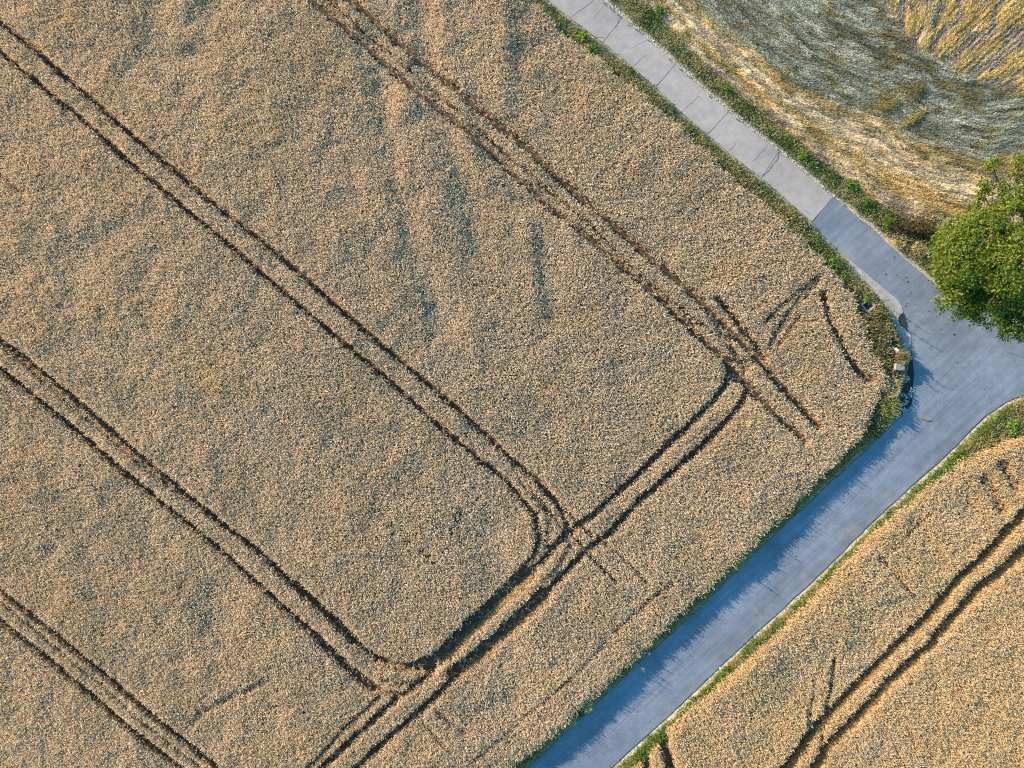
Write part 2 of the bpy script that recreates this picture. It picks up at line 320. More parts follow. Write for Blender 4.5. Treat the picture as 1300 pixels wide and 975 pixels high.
# ------------------------------------------------------------------ stubble field colours
GOLD = C3(.70, .47, .17); PALE = C3(.88, .67, .42); GREY = C3(.47, .42, .30); OLIVE = C3(.17, .135, .06); BROWN = C3(.50, .33, .13); PINK = C3(.55, .38, .25); ASHY = C3(.58, .51, .37)
def stubble(x, y):
    """tint, flow direction and ridge height of the cut straw at a place"""
    px, py = Pi(x, y)
    dg, sg, tx, ty = seg_dist(px, py, G2); dg = -dg * sg          # + inside the grey part
    db, sb, _, _ = seg_dist(px, py, GB); db = -db * sb            # + on the golden rows
    dv = seg_dist(px, py, STUB[:12])[0]
    w1 = (fbm(px / 30, py / 30, 61) - .5) * 30; w2 = (fbm(px / 14, py / 14, 62) - .5) * 14
    u = 7 - dg + w1 * .5 + w2
    t = np.clip(u / (np.maximum(7 - dg, 0) + dv + 1e-6), 0, 1)
    low = np.zeros(x.shape + (3,))
    stops = [(0, BROWN), (.12, GOLD * .8), (.25, PALE * .9), (.45, PALE), (.6, GOLD), (.74, GOLD * .8), (.83, PALE * .8), (.92, PINK), (1, PINK * .7)]
    for (a, ca), (b, cb) in zip(stops[:-1], stops[1:]):
        m = (t >= a) & (t <= b); low[m] = mixc(ca, cb, ((t - a) / (b - a)))[m] if m.any() else low[m]
    n = fbm(px / 22, py / 22, 63)
    low = mixc(low, GOLD, sstep(.5, .72, n) * .7); low = mixc(low, PALE, sstep(.55, .75, fbm(px / 17, py / 30, 64)) * .6)
    # along / across coordinates of the flow
    al = px * tx + py * ty; ac = dg
    g = np.broadcast_to(GREY, low.shape).copy()
    an = fbm(al / 85 + vnoise(px / 60, py / 60, 65) * 1.2, ac / 13 + vnoise(px / 50, py / 50, 60), 66, 4)
    g = mixc(g, OLIVE, sstep(.48, .64, an) * .72)
    g = mixc(g, ASHY, sstep(.56, .72, fbm(al / 130, ac / 10 + vnoise(px / 50, py / 50, 59), 67, 3)) * .8)
    g = mixc(g, C3(.34, .24, .085), sstep(.55, .66, fbm(px / 17 + .3 * py / 17, py / 11, 68, 3)) * .8)
    c = mixc(low, g, sstep(-6, 8, dg - 7 + w1 * .4 + w2 * .7))
    th = np.degrees(np.arctan2(190 - py, px - 1110)); rr = np.hypot(px - 1110, py - 190)
    sw = .5 + .5 * np.sin(th / 10.5 * 2 * PI + 1.2 + (fbm(px / 26, py / 26, 69) - .5) * 9)
    gold = mixc(C3(.50, .36, .24), GOLD, sstep(.28, .48, sw)); gold = mixc(gold, PALE, sstep(.6, .8, fbm(px / 12, py / 12, 70)) * .7)
    gm = sstep(-10, 12, db + w1 * .9 + w2)
    c = mixc(c, gold, gm)
    fx = np.where(gm > .5, np.cos(np.radians(th)), tx); fy = np.where(gm > .5, np.sin(np.radians(th)), -ty)
    ridge = np.where(gm > .5, .16 * sw, .10 * np.sin(t * 17)) + .09 * (an - .5) + .05 * (n - .5)
    al2 = px * fx - py * fy; ac2 = px * fy + py * fx
    fine = fbm(al2 / 9, ac2 / 2.6, 75, 3); mid = fbm(al2 / 30, ac2 / 7, 76, 3)
    qr = px * .67 + py * .74
    rows = np.where(gm > .5, .5 + .5 * np.sin(qr * 2 * PI / 6.2 + 2.5 * vnoise(px / 25, py / 25, 77)), .5 + .35 * np.sin(dg * 2 * PI / 7.5 + 3 * vnoise(px / 30, py / 30, 78)) * np.where(dg < 0, 1, .8))
    c = c * (.78 + .42 * rows)[..., None]; ridge = ridge + .07 * rows
    c = c * (.7 + .6 * sstep(.3, .7, fine))[..., None] * (.8 + .4 * sstep(.35, .65, mid))[..., None]
    ridge = ridge * .7 + .06 * (fine - .5) + .06 * (mid - .5)
    return c, fx, fy, ridge

# ------------------------------------------------------------------ terrain: one sheet to the horizon
def axis(lo, hi, step, far):
    core = np.arange(lo, hi + 1e-6, step); out = []; v = 0; s = step
    while v < far: s *= 1.35; v += s; out.append(v)
    out = np.array(out)
    return np.concatenate([(lo - out)[::-1], core, hi + out])
gx = axis(-47.5, 47.5, .17, 1500); gy = axis(-37.5, 37.5, .17, 1500)
X, Y = np.meshgrid(gx, gy); xf, yf = X.ravel(), Y.ravel()
core = (np.abs(xf) < 49) & (np.abs(yf) < 39)
d = np.full(xf.shape, 50.0); d[core] = road_dist(xf[core], yf[core])
z = ground_h(xf, yf, d); z = np.where(core, z, FIELD_Z)
inA = np.zeros(xf.shape, bool); inB = inA.copy(); inS = inA.copy()
inA[core] = inside(xf[core], yf[core], WA); inB[core] = inside(xf[core], yf[core], WB); inS[core] = inside(xf[core], yf[core], ST)
far_t = np.broadcast_to(C3(.46, .32, .17), (len(xf), 3)).copy()
nz = fbm(xf * 1.1, yf * 1.1, 5)
tint = mixc(C3(.10, .10, .04), C3(.30, .235, .11), sstep(.4, .62, nz))                        # verge soil and dead grass
tint = mixc(C3(.46, .375, .27), tint, sstep(.12, .42, d + (vnoise(xf * 2, yf * 2, 9) - .5) * .35))   # bare crumbly edge of the road
wheat_floor = mixc(C3(.10, .075, .05), C3(.17, .125, .075), sstep(.35, .65, fbm(xf * 2, yf * 2, 8)))
kn = np.zeros(xf.shape); mcore = core & (inA | inB); kn[mcore] = track_knock(xf[mcore], yf[mcore])
wheat_floor = mixc(wheat_floor, C3(.095, .07, .047), kn)
tint = np.where((inA | inB)[:, None], wheat_floor, tint)
cS, _, _, rS = stubble(xf[inS], yf[inS]); tint[inS] = cS * .8; z[inS] += np.maximum(rS, -.08) + .02
tint = np.where(core[:, None], tint, far_t)
nx, ny = len(gx), len(gy)
ii, jj = np.meshgrid(np.arange(nx - 1), np.arange(ny - 1)); q = (jj * nx + ii).ravel()
Q = np.stack([q, q + 1, q + 1 + nx, q + nx], -1)
o = mesh_tris('ground', np.stack([xf, yf, z], -1), Q, M_GROUND, tint, smooth=True)
tag(o, 'brown soil under the crops, bare along the road edges', 'ground', kind='structure')

# ------------------------------------------------------------------ roads
def sheet(name, pts, z, mat, thick=0.0, parent=None):
    bm = bmesh.new(); vs = [bm.verts.new((x, y, z)) for x, y in pts]
    f = bm.faces.new(vs); f.normal_update()
    if f.normal.z < 0: f.normal_flip()
    if thick:
        r = bmesh.ops.extrude_face_region(bm, geom=[f])
        for v in [g for g in r['geom'] if isinstance(g, bmesh.types.BMVert)]: v.co.z += 0
        for v in vs: v.co.z -= thick
    bmesh.ops.triangulate(bm, faces=[g for g in bm.faces if len(g.verts) > 4])
    bmesh.ops.recalc_face_normals(bm, faces=bm.faces[:])
    return mesh_bm(name, bm, mat, parent)
def wobbly(pts, amp=.05, step=.25, seed=0, close=True):
    p = np.asarray(pts); p = closed(p) if close else p; out = []
    for a, b in zip(p[:-1], p[1:]):
        n = max(1, int(np.hypot(*(b - a)) / step)); nrm = np.array([-(b - a)[1], (b - a)[0]]); nrm = nrm / (np.hypot(*nrm) + 1e-9)
        for k in range(n):
            q_ = a + (b - a) * k / n
            w = (vnoise(np.array([q_[0] * 1.3]), np.array([q_[1] * 1.3]), 90 + seed)[0] - .5 + .6 * (vnoise(np.array([q_[0] * 4]), np.array([q_[1] * 4]), 91 + seed)[0] - .5)) * amp * 2
            out.append(q_ + nrm * (w if k else w))
    if not close: out.append(p[-1])
    return np.array(out)
def ribbon(pts, w, z, bm):
    pts = [np.asarray(p) for p in pts]; L_ = []; 
    for i, p in enumerate(pts):
        a = pts[max(0, i - 1)]; b = pts[min(len(pts) - 1, i + 1)]; t = (b - a) / (np.hypot(*(b - a)) + 1e-9); n = np.array([-t[1], t[0]])
        ww = w * random.uniform(.6, 1.2) * .5
        L_.append((bm.verts.new((*(p + n * ww), z)), bm.verts.new((*(p - n * ww), z))))
    for (a, b), (c, d_) in zip(L_[:-1], L_[1:]): bm.faces.new((a, b, d_, c))
asph = sheet('asphalt_road', wobbly(ASPH_W, .05, .3, 1), .004, M_ASPH, .25)
tag(asph, 'blue grey asphalt road meeting at a junction beside the tree', 'road', kind='structure')
# concrete lane: slabs with open joints over a dark bed
cl = P(CON_L); cr = P(CON_R)
def along(line, s):
    seg = np.hypot(*np.diff(line, axis=0).T); acc = np.concatenate([[0], np.cumsum(seg)])
    return np.array([np.interp(s, acc, line[:, 0]), np.interp(s, acc, line[:, 1])])
def s_of(line, p):
    best = (1e9, 0); acc = 0
    for a, b in zip(line[:-1], line[1:]):
        dlt = b - a; Ls = np.hypot(*dlt); t = np.clip(np.dot(p - a, dlt) / Ls ** 2, 0, 1); dd = np.hypot(*(p - a - t * dlt))
        if dd < best[0]: best = (dd, acc + t * Ls)
        acc += Ls
    return best[1]
JOINTS = [((765,54),(791,22)),((834,109),(858,81)),((899,170),(925,142)),((967,226),(989,192)),((1031,281),(1058,250))]
sl = [s_of(cl, P(a)) for a, b in JOINTS]; sr = [s_of(cr, P(b)) for a, b in JOINTS]
stp = 5.35
while sl[0] > stp: sl.insert(0, sl[0] - stp); sr.insert(0, max(sr[0] - stp, 0.01))
lane = sheet('concrete_road', wobbly(np.vstack([cl, cr[::-1]]), .02, .4, 2), -.012, M_FILL, .2)
tag(lane, 'pale concrete slab lane running up to the asphalt junction', 'road', kind='structure')
bm = bmesh.new()
for k in range(len(sl) - 1):
    g = .022
    nS = 10
    lefts = [along(cl, sl[k] + g + (sl[k + 1] - sl[k] - 2 * g) * i / nS) for i in range(nS + 1)]
    rights = [along(cr, sr[k] + g + (sr[k + 1] - sr[k] - 2 * g) * i / nS) for i in range(nS + 1)]
    lw = [l + (r - l) / np.hypot(*(r - l)) * random.uniform(.0, .03) for l, r in zip(lefts, rights)]
    rw = [r + (l - r) / np.hypot(*(r - l)) * random.uniform(.0, .05) for l, r in zip(lefts, rights)]
    vl = [bm.verts.new((*p, .008)) for p in lw]; vr = [bm.verts.new((*p, .008)) for p in rw]
    bl = [bm.verts.new((*p, -.011)) for p in lw]; br = [bm.verts.new((*p, -.011)) for p in rw]
    for i in range(nS):
        bm.faces.new((vl[i], vr[i], vr[i + 1], vl[i + 1])); bm.faces.new((vl[i], vl[i + 1], bl[i + 1], bl[i])); bm.faces.new((vr[i + 1], vr[i], br[i], br[i + 1]))
    bm.faces.new((vl[0], bl[0], br[0], vr[0])); bm.faces.new((vl[-1], vr[-1], br[-1], bl[-1]))
bmesh.ops.recalc_face_normals(bm, faces=bm.faces[:])
mesh_bm('slab', bm, M_CONC, lane)
bm = bmesh.new()
def crack(pts, w, z=.012): ribbon(wobbly(P(pts), .05, .14, 7, False), w, z, bm)
crack([(753,47),(760,47),(767,48)], .05); crack([(826,107),(832,108),(835,107)], .05); crack([(893,168),(897,169),(901,168)], .05)
crack([(989,192),(987,203),(982,208),(978,216),(969,224)], .085); crack([(962,219),(965,218),(970,222)], .05); crack([(960,221),(968,222)], .04)
crack([(787,22),(785,28),(782,34)], .05); crack([(799,88),(812,76),(820,70)], .03); crack([(728,20),(738,12),(750,4),(755,-4)], .04); crack([(866,142),(876,132),(888,122)], .03)
crack([(925,191),(930,187),(934,182)], .035); crack([(1021,267),(1030,273)], .035); crack([(752,24),(766,8)], .025); crack([(955,205),(975,184)], .03); crack([(801,62),(822,50)], .02)
mesh_bm('crack', bm, M_CRACK, lane)
bm = bmesh.new()
for k, (i0, i1) in enumerate([(2, 5), (4, 7)]): pass
for a, b in [((766,2),(771,7)),((774,8),(781,15)),((784,17),(790,22)),((797,30),(801,33)),((806,36),(815,42)),((822,50),(826,52)),((849,74),(853,77)),((862,86),(868,90)),((900,121),(904,124)),((872,95),(878,99)),((935,150),(940,154))]:
    ribbon(wobbly(P([a, b]) - np.array([.0, .06]), .03, .12, 3, False), .11, .0125, bm)
mesh_bm('chipped_edge', bm, M_CRACK, lane)
bm = bmesh.new()
def seam(pts, w=.05): ribbon(wobbly(P(pts), .03, .3, 5, False), w, .0085, bm)
seam([(1243,478),(1215,500),(1186,531),(1150,566),(1110,604)], .05); seam([(1200,496),(1180,476)], .04); seam([(1222,452),(1236,470),(1243,478)], .05); seam([(1187,489),(1204,472),(1215,455)], .05)
seam([(1098,618),(1060,655),(1010,702)], .04); seam([(918,790),(880,828),(846,860),(803,900)], .05); seam([(1000,720),(960,755)], .04); seam([(840,868),(770,935),(740,962)], .05); seam([(1216,470),(1206,462)], .03)
seam([(1088,640),(1062,600)], .03); seam([(1010,722),(985,690)], .03); seam([(940,790),(905,752)], .03); seam([(780,940),(745,905)], .03); seam([(1180,560),(1150,530)], .03)
seam([(1120,330),(1150,362),(1172,396),(1190,430)], .035); seam([(1040,700),(1000,742),(960,782)], .03)
seam([(860,812),(900,842)], .03); seam([(826,880),(846,895)], .03); seam([(1218,455),(1228,440),(1240,432)], .06)
mesh_bm('tar_seam', bm, M_SEAM, asph)
# worn kerb strip on the inside of the bend
bm = bmesh.new(); pts = wobbly(APRON_W, .03, .25, 4)
vs = [bm.verts.new((x, y, .035)) for x, y in pts]; f = bm.faces.new(vs)
r = bmesh.ops.extrude_face_region(bm, geom=[f])
for v in vs: v.co.z = -.2
bmesh.ops.triangulate(bm, faces=[g for g in bm.faces if len(g.verts) > 4]); bmesh.ops.recalc_face_normals(bm, faces=bm.faces[:])
o = mesh_bm('worn_kerb', bm, M_APRON); tag(o, 'pale crumbling kerb strip round the inside of the bend', 'kerb', kind='structure')

# ------------------------------------------------------------------ blades: many thin faces in one mesh
def blades(base, az, lean, h, w, ear, earw, droop, c_st, c_ear, tw=None):
    """a stalk triangle and an ear quad for each blade"""
    n = len(base); ca, sa = np.cos(az), np.sin(az)
    tip = base + np.stack([ca * lean, sa * lean, h], -1)
    pa = az + PI / 2 if tw is None else tw
    pxv = np.stack([np.cos(pa), np.sin(pa), np.zeros(n)], -1)
    s0 = base; s1 = tip + pxv * (w * .5)[:, None]; s2 = tip - pxv * (w * .5)[:, None]
    ed = np.stack([ca * np.cos(droop), sa * np.cos(droop), np.sin(droop)], -1)
    e2 = tip + ed * ear[:, None]; mid = tip + ed * (ear * .5)[:, None]
    roll = rng.uniform(-.65, .65, n); pr = pxv * np.cos(roll)[:, None] + np.array([0, 0, 1.0]) * np.sin(roll)[:, None]
    e1 = mid + pr * (earw * .5)[:, None]; e3 = mid - pr * (earw * .5)[:, None]
    V = np.stack([s0, s1, s2, tip, e1, e2, e3], 1).reshape(-1, 3)
    b = (np.arange(n) * 7)[:, None, None]
    T = (b + np.array([[0, 1, 2], [3, 4, 5], [3, 5, 6]])[None]).reshape(-1, 3)
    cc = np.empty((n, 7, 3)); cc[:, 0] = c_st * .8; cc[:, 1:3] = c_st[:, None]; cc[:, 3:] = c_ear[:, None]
    return V, T, cc.reshape(-1, 3)
def jgrid(x0, x1, y0, y1, sp):
    a = np.arange(x0, x1, sp); b = np.arange(y0, y1, sp); A, B = np.meshgrid(a, b); A = A.ravel(); B = B.ravel()
    return A + rng.uniform(-.5, .5, A.shape) * sp, B + rng.uniform(-.5, .5, B.shape) * sp

_r = random.Random(8)
HOLES += [(_r.gauss(545, 45), _r.gauss(680, 30), _r.uniform(.06, .16)) for _ in range(46)] + [(_r.gauss(355, 35), _r.gauss(880, 22), _r.uniform(.06, .15)) for _ in range(30)] + [(_r.gauss(620, 30), _r.gauss(285, 50), _r.uniform(.06, .14)) for _ in range(30)] + [(_r.uniform(0, 1000), _r.uniform(0, 900), _r.uniform(.05, .1)) for _ in range(60)]
HOLE_W = [(*P((a, b), .8), r_) for a, b, r_ in HOLES]
def wheat_field(name, poly, sp, box, gold, label, K=5):
    x, y = jgrid(*box, sp)
    e = (fbm(x * 1.6, y * 1.6, 21) - .5) * .5
    dd = seg_dist(x, y, closed(poly))[0]; ins = inside(x, y, poly)
    sd = np.where(ins, dd, -dd) + e
    m = sd > 0; x, y, sd = x[m], y[m], sd[m]
    kn = track_knock(x, y)
    hole = np.zeros(x.shape)
    for hx, hy, hr in HOLE_W:
        hole = np.maximum(hole, (np.hypot(x - hx, y - hy) + (vnoise(x * 5, y * 5, 33) - .5) * .25 < hr * .8).astype(float))
    out_frame = (np.abs(x) > 41.5) | (np.abs(y) > 31.5)
    keep = ((hole < .5) | (rng.random(x.shape) < .3)) & (rng.random(x.shape) > np.where((kn > .40) & (kn < .44), .1, kn * .93)) & ~(out_frame & (rng.random(x.shape) < .45))
    x, y, sd, kn = x[keep], y[keep], sd[keep], kn[keep]
    n = len(x)
    dip = np.zeros(n)
    for ln, w, h in DIP_W:
        q_ = seg_dist(x, y, ln)[0] + (fbm(x * 1.2, y * 1.2, 51) - .5) * w
        dip += h * np.exp(-(q_ / (w * 1.45)) ** 2)
    big = fbm(x * .16, y * .16, 22, 3); med = fbm(x * .7, y * .7, 23, 3); sml = vnoise(x * 2.6, y * 2.6, 24)
    H = .80 + (big - .5) * .34 + (med - .5) * .24 + (sml - .5) * .08 + dip * 2.3 + rng.normal(0, .028, n)
    lod = (kn > .40) & (kn < .44)
    H = np.where(lod, .30 + .16 * rng.random(n), H * (1 - .6 * kn)); H = np.maximum(H, .12)
    H *= .8 + .2 * sstep(0, .5, sd)
    zg = ground_h(x, y)
    # clump tint
    gp = np.clip(fbm(x * .35, y * .35, 25) * 1.0 + rng.normal(0, .16, n) + gold, 0, 1)
    pale = C3(.84, .68, .475); goldc = C3(.84, .65, .36); ash = C3(.66, .53, .36); dun = C3(.46, .34, .20)
    tc = mixc(np.broadcast_to(pale, (n, 3)), goldc, sstep(.5, .95, gp) * .8)
    tc = mixc(tc, ash, sstep(.45, .75, fbm(x * .5, y * .5, 26)) * .5 * np.clip(1 - 2 * gold, 0, 1) + (rng.random(n) < .10) * .4)
    tc = mixc(tc, dun, (rng.random(n) < .08) * .8)
    tc[lod] = tc[lod] * C3(.72, .66, .52)
    rep = np.repeat(np.arange(n), K); nb = n * K
    az = np.where(lod[rep], rng.normal(-.6, .7, nb), rng.uniform(0, 2 * PI, nb))
    off = rng.uniform(0, .065, nb); oa = rng.uniform(0, 2 * PI, nb)
    edge = np.exp(-np.maximum(sd, 0) / .25)[rep]
    base = np.stack([x[rep] + off * np.cos(oa), y[rep] + off * np.sin(oa), zg[rep] + .0], -1)
    hb = H[rep] * rng.uniform(.82, 1.1, nb) + (rng.random(nb) < .01 + .10 * edge) * rng.uniform(.05, .5, nb) * rng.random(nb)
    hb = hb * (1 + edge * rng.uniform(-.5, .34, nb))
    lean = rng.uniform(.02, .13, nb) + edge * rng.uniform(0, .18, nb) + lod[rep] * rng.uniform(.15, .4, nb)
    w = rng.uniform(.018, .04, nb); ear = rng.uniform(.08, .15, nb); ew = rng.uniform(.03, .058, nb)
    dr = rng.uniform(-.6, .6, nb)
    br = rng.uniform(.82, 1.15, nb)[:, None]
    ce = tc[rep] * br; cs = tc[rep] * C3(1.0, .79, .53) * br * .96
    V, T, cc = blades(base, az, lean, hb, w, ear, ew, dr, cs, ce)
    # flattened straw lying in the wheelings
    lx, ly = jgrid(*box, .2); mi = inside(lx, ly, poly); lx, ly = lx[mi], ly[mi]; k2 = track_knock(lx, ly); mk = (k2 > .3) & (rng.random(len(lx)) < .24); lx, ly = lx[mk], ly[mk]
    nl = len(lx); zl = ground_h(lx, ly)
    best = np.full(nl, 1e9); ta = np.zeros(nl)
    for ln, w_, s_ in TR_W:
        dl, _, tx, ty = seg_dist(lx, ly, ln); mm = dl < best; best = np.where(mm, dl, best); ta = np.where(mm, np.arctan2(ty, tx), ta)
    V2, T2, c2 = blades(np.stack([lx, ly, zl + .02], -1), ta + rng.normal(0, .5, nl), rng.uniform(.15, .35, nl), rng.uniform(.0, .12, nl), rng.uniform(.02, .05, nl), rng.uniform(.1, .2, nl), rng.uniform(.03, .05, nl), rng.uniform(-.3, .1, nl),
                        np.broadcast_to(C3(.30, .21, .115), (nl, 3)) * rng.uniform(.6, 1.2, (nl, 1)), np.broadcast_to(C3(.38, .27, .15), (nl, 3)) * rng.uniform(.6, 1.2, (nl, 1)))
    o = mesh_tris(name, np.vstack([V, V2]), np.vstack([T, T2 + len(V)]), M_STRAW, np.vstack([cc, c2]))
    tag(o, label, 'crop', kind='stuff')
    print(name, n, 'clumps')
wheat_field('wheat_field', WA, .117, (-46.5, 31, -36.5, 36.5), 0.0, 'large ripe wheat field crossed by pairs of dark tractor tracks')
wheat_field('wheat_field', WB, .117, (-2, 46.5, -36.5, 3), .38, 'smaller golden wheat field across the road from the large one')

# ------------------------------------------------------------------ verge grass
CLEAR = [(*P((1139, 466), .3), .42), (*P((1133, 437), .4), .3), (*P((1102, 388), .3), .5), (*P((1180, 321), .4), .35)]
def verge(name, poly, dens, label, hgt, greens, clump, dry, dmin=.12):
    """grass between the road edge and a field"""
    W = np.asarray(poly); x0, y0 = W.min(0); x1, y1 = W.max(0)
    n = int((x1 - x0) * (y1 - y0) * dens); x = rng.uniform(x0, x1, n); y = rng.uniform(y0, y1, n)
    m = inside(x, y, W) & (np.abs(x) < 47) & (np.abs(y) < 37); x, y = x[m], y[m]
    d = road_dist(x, y); da = seg_dist(x, y, closed(WA))[0] * np.where(inside(x, y, WA), -1, 1); db = seg_dist(x, y, closed(WB))[0] * np.where(inside(x, y, WB), -1, 1)
    nzv = fbm(x * .9, y * .9, 71 + clump)
    m = (d > dmin + (vnoise(x * 1.7, y * 1.7, 72) - .5) * .3) & (da > -.3) & (db > -.3) & (rng.random(len(x)) < sstep(.05, .5, d - dmin + .25) * (.45 + .9 * nzv))
    for qx, qy, qr in CLEAR: m &= np.hypot(x - qx, y - qy) > qr
    x, y, d, nzv = x[m], y[m], d[m], nzv[m]; n = len(x); z = ground_h(x, y, d)
    h = hgt * rng.uniform(.4, 1.3, n) * (.5 + nzv) * sstep(0, .5, d)
    lush = sstep(.42, .6, fbm(x * .55, y * .55, 73 + clump) + rng.normal(0, .06, n) - dry)
    g = greens[0] + (greens[1] - greens[0]) * rng.random((n, 1))
    yel = C3(.50, .39, .17) + (C3(.25, .21, .075) - C3(.50, .39, .17)) * rng.random((n, 1))
    c = mixc(yel, g, lush); bend = np.exp(-((x - 29.2) ** 2 + (y - 3.2) ** 2) / 18.0); h = h * (1 + .8 * bend); c = mixc(c, C3(.46, .34, .16) * rng.uniform(.5, 1.15, (n, 1)), (rng.random(n) < .8 * bend) * 1.0)
    V, T, cc = blades(np.stack([x, y, z], -1), rng.uniform(0, 2 * PI, n), rng.uniform(.03, .2, n), h, rng.uniform(.03, .07, n), rng.uniform(.06, .2, n), rng.uniform(.03, .08, n), rng.uniform(-.6, .5, n), c * .9, c)
    o = mesh_tris(name, V, T, M_GRASS, cc); tag(o, label, 'grass', kind='stuff'); print(name, n)
GR = (C3(.055, .09, .018), C3(.17, .23, .035))
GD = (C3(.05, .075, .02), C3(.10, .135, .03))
ax_ = lambda l: [tuple(p) for p in l]
V_WEST = P(CON_L + [(1045,300),(1059,313),(1072,327),(1091,349),(1110,370),(1126,392),(1136,413),(1144,428),(1147,440),(1153,460),(1150,480),(1142,505),(1138,530),(1104,537),(1108,522),(1116,505),(1095,470),(1075,400),(1040,345),(985,290),(900,215),(800,130),(700,50),(560,-70),(420,-200)])
V_SHADE = P([(1138,530),(1108,563),(1060,608),(1000,663),(947,713),(883,777),(817,837),(750,900),(673,973),(540,1100),(480,1150),(460,1130),(655,955),(783,840),(950,690),(1090,545),(1115,525)])
V_SOUTH = P([(1560,420),(1420,462),(1340,485),(1300,501),(1277,510),(1254,526),(1231,547),(1208,571),(1182,595),(1143,629),(1112,658),(1027,742),(950,812),(917,843),(850,907),(773,977),(640,1103),(680,1120),(800,1000),(960,840),(1110,700),(1215,610),(1300,575),(1420,520),(1560,490)])
V_EAST = P(CON_R + [(1079,267),(1099,283),(1117,299),(1149,329),(1174,349),(1205,377),(1240,394),(1300,400),(1420,372),(1560,330),(1560,280)] + STUB[12:0:-1])
verge('verge_grass', V_WEST, 230, 'mixed green and dry grass verge between large field and concrete lane', .24, GR, 0, .12)
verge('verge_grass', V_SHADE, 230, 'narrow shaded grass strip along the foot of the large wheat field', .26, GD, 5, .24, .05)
verge('verge_grass', V_SOUTH, 360, 'bright green grass strip between asphalt road and smaller wheat field', .28, (C3(.07, .13, .02), C3(.19, .27, .035)), 9, -.11, .2)
verge('verge_grass', V_EAST, 230, 'green and yellow verge between concrete lane and cut straw field', .22, GR, 14, .12, .22)

# ------------------------------------------------------------------ cut straw field
W = ST; n = int((47 - W[:, 0].min()) * (37 - W[:, 1].min()) * 330)
x = rng.uniform(max(W[:, 0].min(), -5), 47, n); y = rng.uniform(W[:, 1].min(), 36.5, n); m = inside(x, y, W); x, y = x[m], y[m]
c, fx, fy, rg = stubble(x, y); n = len(x); az = np.arctan2(fy, fx) + rng.normal(0, .27, n) + (rng.random(n) < .5) * PI
c = c * rng.uniform(.65, 1.3, (n, 1)); z = FIELD_Z + np.maximum(rg, -.08) + .03
Ls = rng.uniform(.10, .30, n)
V, T, cc = blades(np.stack([x, y, z], -1), az, Ls, rng.uniform(0, .10, n), rng.uniform(.02, .045, n), rng.uniform(.08, .2, n), rng.uniform(.025, .05, n), rng.uniform(-.5, .35, n), c * .85, c)
o = mesh_tris('cut_straw', V, T, M_STRAW, cc); tag(o, 'combed swaths of grey and golden cut straw beyond the lane', 'straw', kind='stuff'); print('straw', n)

# ------------------------------------------------------------------ plants and small things
def leaf_cloud(cent, nrm_up, size, n_per, spread, cols, flat=.6):
    """leaves scattered round twig ends"""
    k = len(cent); rep = np.repeat(np.arange(k), n_per); n = len(rep)
    p = cent[rep] + rng.normal(0, 1, (n, 3)) * np.asarray(spread)
    nr = rng.normal(0, 1, (n, 3)); nr[:, 2] = np.abs(nr[:, 2]) + flat; nr += nrm_up[rep] * .9
    nr /= np.linalg.norm(nr, axis=1, keepdims=True)
    t = np.cross(nr, rng.normal(0, 1, (n, 3))); t /= np.linalg.norm(t, axis=1, keepdims=True); b = np.cross(nr, t)
    s = size * rng.uniform(.6, 1.3, n)[:, None]
    fold = nr * s * .12
    V = np.stack([p - t * s, p + b * s * .42 + fold, p + t * s, p - b * s * .42 + fold], 1).reshape(-1, 3)
    i = (np.arange(n) * 4)[:, None, None]; T = (i + np.array([[0, 1, 2], [0, 2, 3]])[None]).reshape(-1, 3)
    cl_ = cols[0] + (cols[1] - cols[0]) * np.clip(rng.random((n, 1)) * .7 + rng.random((k, 1))[rep] * .5, 0, 1)
    ye = rng.random(n) < .05; cl_[ye] = C3(.30, .22, .04)
    return V, T, np.repeat(cl_, 4, 0)
def tube(bm, pts, radii, seg=8):
    rings = []
    for i, p in enumerate(pts):
        p = Vector(p); a = Vector(pts[max(0, i - 1)]); b = Vector(pts[min(len(pts) - 1, i + 1)])
        q_ = (b - a).to_track_quat('Z', 'Y')
        rings.append([bm.verts.new(p + q_ @ Vector((math.cos(2 * PI * k / seg), math.sin(2 * PI * k / seg), 0)) * radii[i]) for k in range(seg)])
    for r0, r1 in zip(rings[:-1], rings[1:]):
        for k in range(seg): bm.faces.new((r0[k], r0[(k + 1) % seg], r1[(k + 1) % seg], r1[k]))
    bm.faces.new(rings[0][::-1]); bm.faces.new(rings[-1])

# the broad tree over the junction
TB = P((1262, 352), 0)
tree = empty('broadleaf_tree', (TB[0], TB[1], FIELD_Z - .02))
tag(tree, 'round leafy green tree overhanging the road junction', 'tree')
def crown_pt(px, py, z): w = P((px, py), z); return np.array([w[0] - TB[0], w[1] - TB[1], z - FIELD_Z])
LOBES = [(1236,318,6.2,2.9,1.9),(1212,345,4.6,1.75,1.5),(1216,378,4.2,1.55,1.4),(1275,290,6.4,2.0,1.7),(1290,335,7.2,2.6,2.0),(1262,388,4.6,1.7,1.4),(1290,405,4.4,1.75,1.4),(1322,372,6.0,2.8,2.2),(1340,310,5.6,2.6,2.0),
         (1235,392,3.6,1.2,1.0),(1205,310,4.4,1.5,1.3)]
cents = []; ups = []
for lx, ly, lz, lr, lh in LOBES:
    c0 = crown_pt(lx, ly, lz); k = int(48 * lr * lr)
    dv = rng.normal(0, 1, (k, 3)); dv /= np.linalg.norm(dv, axis=1, keepdims=True); dv[:, 2] = np.where(dv[:, 2] < -.35, -dv[:, 2], dv[:, 2])
    rad = rng.uniform(.55, 1.0, k) ** .5
    lump = .82 + .36 * vnoise(dv[:, 0] * 2.4 + lx, dv[:, 1] * 2.4 + dv[:, 2] * 2 + ly, 81)
    cents.append(c0 + dv * np.array([lr * .93, lr * .93, lh]) * (rad * lump)[:, None]); ups.append(dv)
